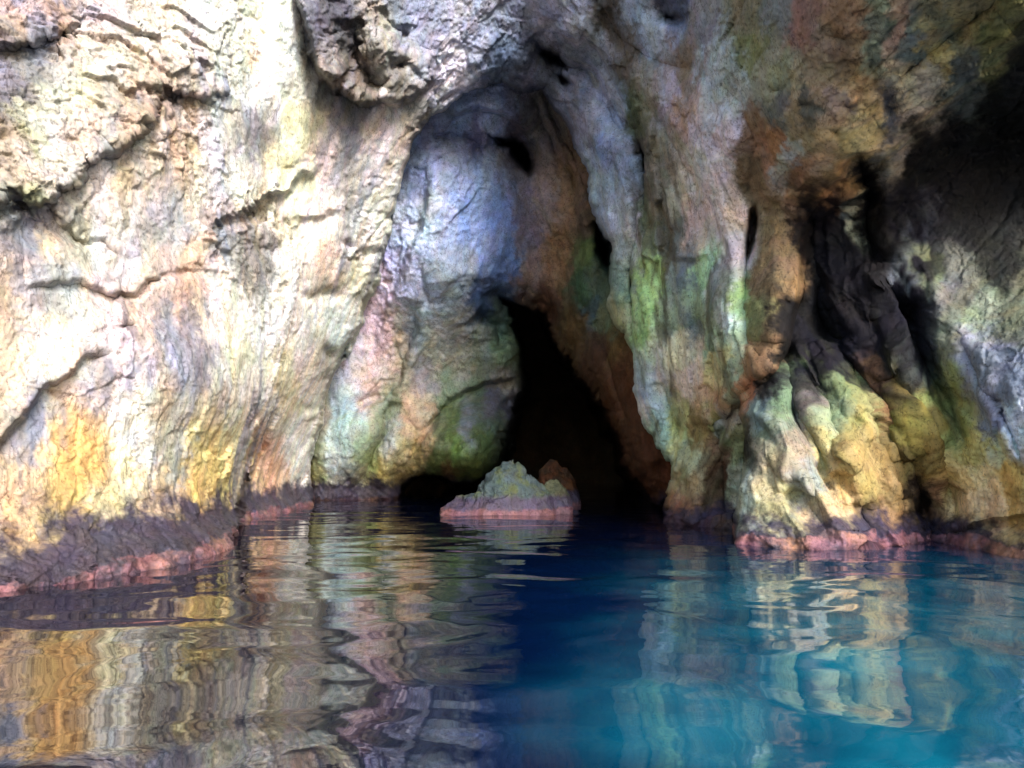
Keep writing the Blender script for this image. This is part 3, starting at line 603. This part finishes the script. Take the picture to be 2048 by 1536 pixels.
def inner_feats(Y, u, v):
    ledge(Y, u, v, [(745, 700), (800, 560), (850, 420), (862, 330)], -0.6, 60, 40)
    ledge(Y, u, v, [(700, 835), (790, 790), (830, 690), (850, 600)], -0.7, 50, 40)
    ridge(Y, u, v, [(850, 570), (930, 545), (1000, 560)], 0.5, 26)
    ridge(Y, u, v, [(640, 840), (700, 815), (760, 790)], -0.5, 14)
    lump(Y, u, v, (700, 880), 50, 80, 1.2, 20); lump(Y, u, v, (640, 900), 22, 90, 0.6)
    ridge(Y, u, v, [(785, 800), (770, 860), (745, 920), (700, 985)], -1.4, 13)
    ridge(Y, u, v, [(770, 810), (750, 880), (720, 950)], 0.5, 14)
    ridge(Y, u, v, [(850, 800), (800, 880), (745, 975)], 1.0, 22)
    ridge(Y, u, v, [(900, 790), (860, 860), (800, 940)], -0.6, 16)
    lump(Y, u, v, (925, 880), 80, 62, 2.2, -35)
    ledge(Y, u, v, [(840, 860), (900, 800), (970, 765), (1040, 760)], 0.9, 40, 26)
    ridge(Y, u, v, [(950, 620), (990, 650), (1010, 700)], -1.1, 18)
    lump(Y, u, v, (1000, 715), 40, 44, 1.0)
    ridge(Y, u, v, [(970, 290), (1030, 285), (1048, 320), (1042, 345)], -4.5, 22)
    ledge(Y, u, v, [(890, 240), (960, 215), (1010, 225), (1060, 270)], 1.1, 40, 40)
    ridge(Y, u, v, [(860, 270), (900, 262), (950, 285), (975, 330)], -0.8, 18)
    ledge(Y, u, v, [(1060, 170), (1100, 260), (1150, 350), (1165, 480), (1130, 560)], 0.7, 50, 40)
    ridge(Y, u, v, [(1080, 180), (1130, 280), (1180, 400)], -1.3, 26)
    ridge(Y, u, v, [(1195, 440), (1212, 490), (1208, 540)], -3.2, 17)
    lump(Y, u, v, (1040, 312), 12, 34, -6.0, -20); lump(Y, u, v, (1008, 284), 32, 9, -3.5, 22); lump(Y, u, v, (1208, 492), 12, 42, -5.0, -8)
    lump(Y, u, v, (1170, 590), 30, 34, 1.0); lump(Y, u, v, (1185, 520), 20, 40, 0.7)
    ridge(Y, u, v, [(1150, 620), (1200, 720), (1240, 830), (1260, 930)], 0.8, 18)
    ridge(Y, u, v, [(1190, 640), (1225, 740), (1255, 860)], -0.7, 12)
    ridge(Y, u, v, [(1270, 880), (1290, 960), (1300, 1020)], 0.6, 14)
    ridge(Y, u, v, [(1315, 920), (1325, 980), (1335, 1030)], -0.6, 10)
inner_col = [(820,300,130,145,185),(850,350,120,130,170),(860,260,120,125,150),(930,230,125,140,170),(900,300,110,120,150),(980,240,150,160,190),(950,270,85,85,115),(1040,300,80,75,85),(1080,260,85,80,80),(950,350,115,130,165),
(930,430,120,140,190),(990,450,110,130,185),(1010,520,90,115,165),(900,450,140,150,185),(860,420,150,160,170),(830,480,165,180,205),(800,500,165,175,210),(820,540,175,170,205),(860,560,140,150,170),(930,540,130,140,160),
(960,480,130,145,195),(1050,450,95,90,110),(1060,550,95,80,75),(1090,620,100,70,55),(1100,400,95,85,85),(1120,500,105,80,60),(1140,400,95,75,60),(1160,650,100,75,45),(770,560,190,180,210),(740,640,205,180,190),
(760,680,205,175,185),(700,680,200,190,210),(720,740,200,180,190),(700,780,185,195,210),(760,740,205,180,175),(740,790,205,170,170),(800,680,165,155,130),(830,650,110,125,140),(850,620,140,155,165),(870,700,160,160,155),
(850,760,130,130,145),(900,600,140,150,160),(920,650,140,140,140),(960,610,40,60,95),(960,680,105,115,110),(1000,700,100,120,95),(1000,650,70,90,85),(920,720,140,140,130),(1000,760,120,115,110),(960,780,90,105,90),
(900,800,110,130,110),(850,820,185,165,150),(820,830,200,170,150),(780,800,95,120,90),(760,840,110,125,90),(700,830,150,185,190),(680,870,160,190,200),(640,840,140,130,120),(640,900,150,150,110),(660,920,190,200,210),
(640,960,150,150,60),(690,940,150,150,150),(730,890,120,140,110),(740,920,130,150,80),(780,870,180,190,200),(800,900,170,160,120),(850,870,195,165,135),(830,910,170,150,100),(760,960,170,140,60),(800,950,120,100,60),
(720,960,180,165,130),(700,970,90,75,50),(880,860,110,125,100),(900,830,100,120,70),(930,850,120,125,140),(910,890,90,120,60),(960,880,80,100,65),(1000,850,75,90,80),(940,930,85,95,45),(880,930,80,100,50),(900,950,100,60,35),
(980,800,90,90,110),(1010,830,75,75,95),(1230,700,110,85,50),(1240,760,90,55,35),(1200,700,80,48,35),(1260,950,80,50,32),(1300,970,85,50,32),(1200,560,60,70,60),(1170,580,70,100,70),(1180,620,70,90,100),(1210,480,40,45,55),
(1180,500,80,90,50),(1170,450,75,60,50),(1210,640,110,120,90),(1330,950,90,52,34)]
iu = axis(480, 1520, 600, 1500, STEP, 1.09); iv = axis(-80, 1300, 140, 1060, STEP, 1.09)
# the hole is cut out of the inner wall: distance is positive on rock
_old = sdist
def sdist_hole(poly, u, v): return -_old(hole, u, v)
sdist = sdist_hole
inner_col = [(c[0], c[1], *([q * .72 for q in c[2:]] if c[0] > 1060 and c[1] > 560 else c[2:])) for c in inner_col]  # flank beside the hole darkened: its shade is painted into the colour
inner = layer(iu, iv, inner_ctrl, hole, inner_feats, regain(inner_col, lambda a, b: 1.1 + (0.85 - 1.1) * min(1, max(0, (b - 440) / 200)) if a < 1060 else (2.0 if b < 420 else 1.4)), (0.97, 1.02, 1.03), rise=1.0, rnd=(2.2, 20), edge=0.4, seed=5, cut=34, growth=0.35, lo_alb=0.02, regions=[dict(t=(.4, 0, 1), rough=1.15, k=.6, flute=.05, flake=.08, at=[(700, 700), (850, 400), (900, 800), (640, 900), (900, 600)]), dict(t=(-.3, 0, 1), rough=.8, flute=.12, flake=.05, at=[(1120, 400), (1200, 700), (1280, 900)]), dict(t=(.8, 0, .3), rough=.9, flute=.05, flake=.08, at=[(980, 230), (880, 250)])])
sdist = _old
def inner_cls(u, v): return np.where(u < 1055 + (v < 600) * np.clip((600 - v) * 0.02, 0, 10), 0, 1)
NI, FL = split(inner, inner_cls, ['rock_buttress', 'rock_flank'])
tag(NI, 'smooth blue-grey buttress with green lobed foot inside the arch, left of black hole', 'rock buttress')
tag(FL, 'shaded brown rock flank forming the right side of the black hole', 'rock face')

# ================================================================== dark tunnel behind the hole
def simple_layer(name, ctrl, ua, va, colr, seed):
    U, V = np.meshgrid(ua, va); u = U.ravel().astype(f32); v = V.ravel().astype(f32)
    Y = tps(ctrl, u, v).astype(f32); P = place(u, v, Y)
    P[:, 1] += 1.2 * fbm(P, 0.25, 4, 0.5, seed); P[:, 0] += 0.5 * fbm(P, 0.6, 3, 0.5, seed + 9)
    col = np.tile(np.array(colr, f32), (len(u), 1)) * (1 + 0.4 * fbm(P, 0.7, 3, .5, 3))[:, None]
    return mesh_from(name, P, gridquads(len(va), len(ua)), ROCK, np.clip(col, 0.01, 1))
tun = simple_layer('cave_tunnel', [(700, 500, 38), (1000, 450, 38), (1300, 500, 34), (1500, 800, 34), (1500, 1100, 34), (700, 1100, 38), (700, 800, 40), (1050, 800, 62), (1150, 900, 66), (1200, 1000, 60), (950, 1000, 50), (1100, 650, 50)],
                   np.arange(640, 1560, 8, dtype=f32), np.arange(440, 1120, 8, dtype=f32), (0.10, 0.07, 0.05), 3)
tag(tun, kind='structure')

# ================================================================== islet rocks
def islet(name, prof, Yc, depth, seed, colr, cone=0.0):
    p = np.array(prof, float)
    x0 = (p[:, 0] - 1024) / F * Yc; h = p[:, 1]
    nx, ny = 260, 150
    xs = np.linspace(x0[0] - 0.3, x0[-1] + 0.3, nx); ys = np.linspace(-1.35, 1.35, ny)
    X, S = np.meshgrid(xs, ys)
    H = np.interp(xs, x0, h)[None, :] * np.ones((ny, 1))
    e = np.clip(1 - np.abs(S), -1, 1)
    Z = (H + 0.35) * np.abs(e) ** 0.55 - 0.35
    Z = np.where(S < 0, np.minimum(Z, (H + .35) * (1 - np.clip(np.abs(S), 0, 1) ** 1.5) - .35), Z)
    P = np.stack([X.ravel(), (Yc + depth * S).ravel(), Z.ravel()], 1).astype(f32)
    P[:, 1] += 0.30 * fbm(P, 0.9, 3, .5, seed)
    P[:, 2] += 0.13 * ridged(P, 1.3, 4, .55, seed) * smooth(-0.2, 0.4, P[:, 2]) + 0.05 * ridged(P, 4, 3, .6, seed + 3)
    ff, _ = facets(P, 1.9, (1, 1, 1), seed); P[:, 2] += 0.07 * ff * smooth(0.1, 0.4, P[:, 2])
    P[:, 0] += 0.16 * fbm(P, 1.6, 4, .6, seed + 5)
    z = P[:, 2]; tn = fbm(P, 1.9, 4, .6, 91) * 0.2; n6 = fbm(P, 2.0, 4, .6, seed + 11)
    top = np.array(colr[0], f32); gr = np.array(colr[1], f32)
    mix = smooth(-0.1, 0.25, n6)[:, None]
    col = top * (1 - mix) + gr * mix
    bd = smooth(0.62, 0.45, z + tn)[:, None]; pn = smooth(0.21, 0.12, z + tn)[:, None]
    col = col * (1 - bd) + np.array([.05, .042, .065], f32) * bd
    col = col * (1 - pn) + np.array([.12, .06, .07], f32) * (1 + .6 * fbm(P, 5, 3, .6, 7)[:, None]) * pn
    return with_bands(name, P, gridquads(ny, nx), np.clip(col, .01, .8), pn[:, 0], bd[:, 0])
i1 = islet('islet_rock', [(876, -.5), (884, .1), (905, .26), (925, .42), (950, .6), (965, .85), (976, 1.18), (988, 1.42), (1003, 1.52), (1018, 1.55), (1034, 1.48), (1048, 1.25), (1062, 1.0), (1078, .75), (1092, .6), (1104, .3), (1116, -.5)], 23.3, 1.1, 3, ((.045, .062, .062), (.065, .082, .04)))
tag(i1, 'peaked green and grey rock with pink waterline, in the water before the black hole', 'rock')
i2 = islet('islet_rock', [(1066, -.5), (1074, .45), (1088, .8), (1104, .93), (1118, .88), (1130, .66), (1140, .3), (1148, -.5)], 23.7, .8, 13, ((.06, .066, .042), (.075, .08, .045)))
tag(i2, 'small rounded olive rock touching the right side of the peaked green rock', 'rock')
i3 = islet('boulder', [(1066, -.5), (1074, .7), (1080, 1.2), (1090, 1.45), (1104, 1.55), (1116, 1.5), (1130, 1.3), (1142, .9), (1154, .4), (1166, -.5)], 29.0, 1.6, 23, ((.07, .03, .015), (.05, .03, .02)))
tag(i3, 'dim brown boulder inside the mouth of the black hole behind the small olive rock', 'boulder')

# ================================================================== unseen shell added against light leaks, with a slab that blocks the sun
def sheet(name, fn, na, nb, col, seed, amp=0.6):
    a = np.linspace(0, 1, na); b = np.linspace(0, 1, nb); Aa, B = np.meshgrid(a, b)
    P = fn(Aa.ravel(), B.ravel()).astype(f32)
    n = fbm(P, 0.2, 5, .55, seed); P += (amp * n)[:, None] * np.array([.5, .5, 1], f32)
    cc = np.tile(np.array(col, f32), (len(P), 1)) * (1 + .35 * fbm(P, .5, 4, .6, seed + 1))[:, None]
    return P, gridquads(nb, na), np.clip(cc, .01, .8)
parts = []
def add(fn, na=60, nb=60, col=(.22, .19, .15), seed=1): parts.append(sheet('x', fn, na, nb, col, seed))
lerp = lambda a, b, t: a + (b - a) * t
# shell: back, right side, roof
add(lambda a, b: np.stack([lerp(-45, 45, a), np.full_like(a, 80.), lerp(-3, 32, b)], 1))
add(lambda a, b: np.stack([np.full_like(a, 34.), lerp(-2, 80, a), lerp(-3, 32, b)], 1))
add(lambda a, b: np.stack([np.full_like(a, -34.), lerp(16, 80, a), lerp(-3, 32, b)], 1))
add(lambda a, b: np.stack([lerp(-34, 34, a), lerp(15 + 3 * (1 - a), 80, b), lerp(20.5, 25, np.clip(b * 3, 0, 1))], 1), 80, 80)
# left side of the added shell, behind the cliff
add(lambda a, b: np.stack([lerp(-7.5, -34, a), lerp(4, 16, a), lerp(-3, 20, b)], 1))
# unseen slab added overhead to keep the sun off the right side
SUN_BLOCK = dict(x0=3.0, y0=4.5, z=12.5)
add(lambda a, b: np.stack([lerp(SUN_BLOCK['x0'] + 2 * b, 34, a), lerp(SUN_BLOCK['y0'], 10.5, b), SUN_BLOCK['z'] + 3 * np.sin(b * 3.1) + lerp(0, 0, a)], 1), 80, 60)
Ps, Qs, Cs = [], [], []; off = 0
for P, q, c in parts:
    Ps.append(P); Qs.append(q + off); Cs.append(c); off += len(P)
blocking_shell = mesh_from('blocking_shell', np.concatenate(Ps), np.concatenate(Qs), ROCK, np.concatenate(Cs))
tag(blocking_shell, kind='structure')

# ================================================================== water
def build_water():
    ys = np.exp(np.linspace(math.log(1.2), math.log(75), 820)); ts = np.linspace(-1.05, 1.05, 820)
    Yg, Tg = np.meshgrid(ys, ts, indexing='ij'); X = (Yg * Tg).ravel(); Y = Yg.ravel()
    P = np.stack([X, Y, np.zeros_like(X)], 1).astype(f32)
    q = P.copy(); q[:, 0] *= 0.75
    wq = q + np.stack([fbm(q, .6, 2, .5, 3), fbm(q, .6, 2, .5, 13), np.zeros(len(q), f32)], 1) * 0.9
    X_, Y_, Z_ = wq[:, 0], wq[:, 1], wq[:, 2]
    h = 0.024 * noise(X_ * .60, Y_ * .62, Z_ + 5.5) + 0.0125 * noise(X_ * 1.25, Y_ * 1.2, Z_ + 9.5)
    h += 0.0030 * noise(X_ * 3.2, Y_ * 3.4, Z_ + 2.5) * smooth(3, 9, Y) + 0.0008 * noise(X_ * 4.2, Y_ * 4.0, Z_ + 7.5)
    h += 0.0012 * noise(X_ * 5.6, Y_ * 8.0, Z_ + 1.5) * smooth(7, 16, Y)
    P[:, 2] = h
    # what lies below: pale sand near the right hand side, deep water in the middle and to the left
    n1 = fbm(P, .35, 4, .6, 41); n2 = fbm(P, 1.1, 4, .6, 43)
    s = smooth(0.2, 2.6, P[:, 0] - 0.10 * P[:, 1] + n1 * 1.6 + .8) * smooth(16.0, 4.0, P[:, 1] + n1 * 3)
    n3 = facets(P + np.stack([n1, n2, n2], 1) * .5, 0.9, (1, 1, 1), 4)[1]
    s = np.clip(s * (0.62 + 0.7 * n2 + 0.38 * smooth(0, .6, n3)), 0, 1)[:, None]
    m = (smooth(17, 5, P[:, 1] - 0.6 * P[:, 0] + n1 * 2) * smooth(-0.9, 1.6, P[:, 0] + .1 * P[:, 1] + n1))[:, None]
    deep = np.array([.0007, .002, .009], f32); mid = np.array([.0007, .0075, .034], f32); sand = np.array([.003, .100, .145], f32)
    col = deep * (1 - m) + mid * m; col = col * (1 - s) + sand * s
    quads = gridquads(820, 820)
    # the open water round and behind
    big = np.array([[-400, -400, -.02], [400, -400, -.02], [400, 1.2, -.02], [-400, 1.2, -.02], [-400, 80, -.02], [-1.26, 1.2, -.02], [-79, 75, -.02], [1.26, 1.2, -.02], [400, 80, -.02], [79, 75, -.02]], f32)
    o = len(P); bq = np.array([[0, 1, 2, 3], [3, 5, 6, 4], [7, 2, 8, 9]]) + o
    P = np.concatenate([P, big]); col = np.concatenate([col, np.tile(mid, (len(big), 1))]); quads = np.concatenate([quads, bq])
    return mesh_from('water', P, quads, WATER, np.clip(col, 0, 1), 'depth_tint')
wat = build_water(); tag(wat, kind='structure')
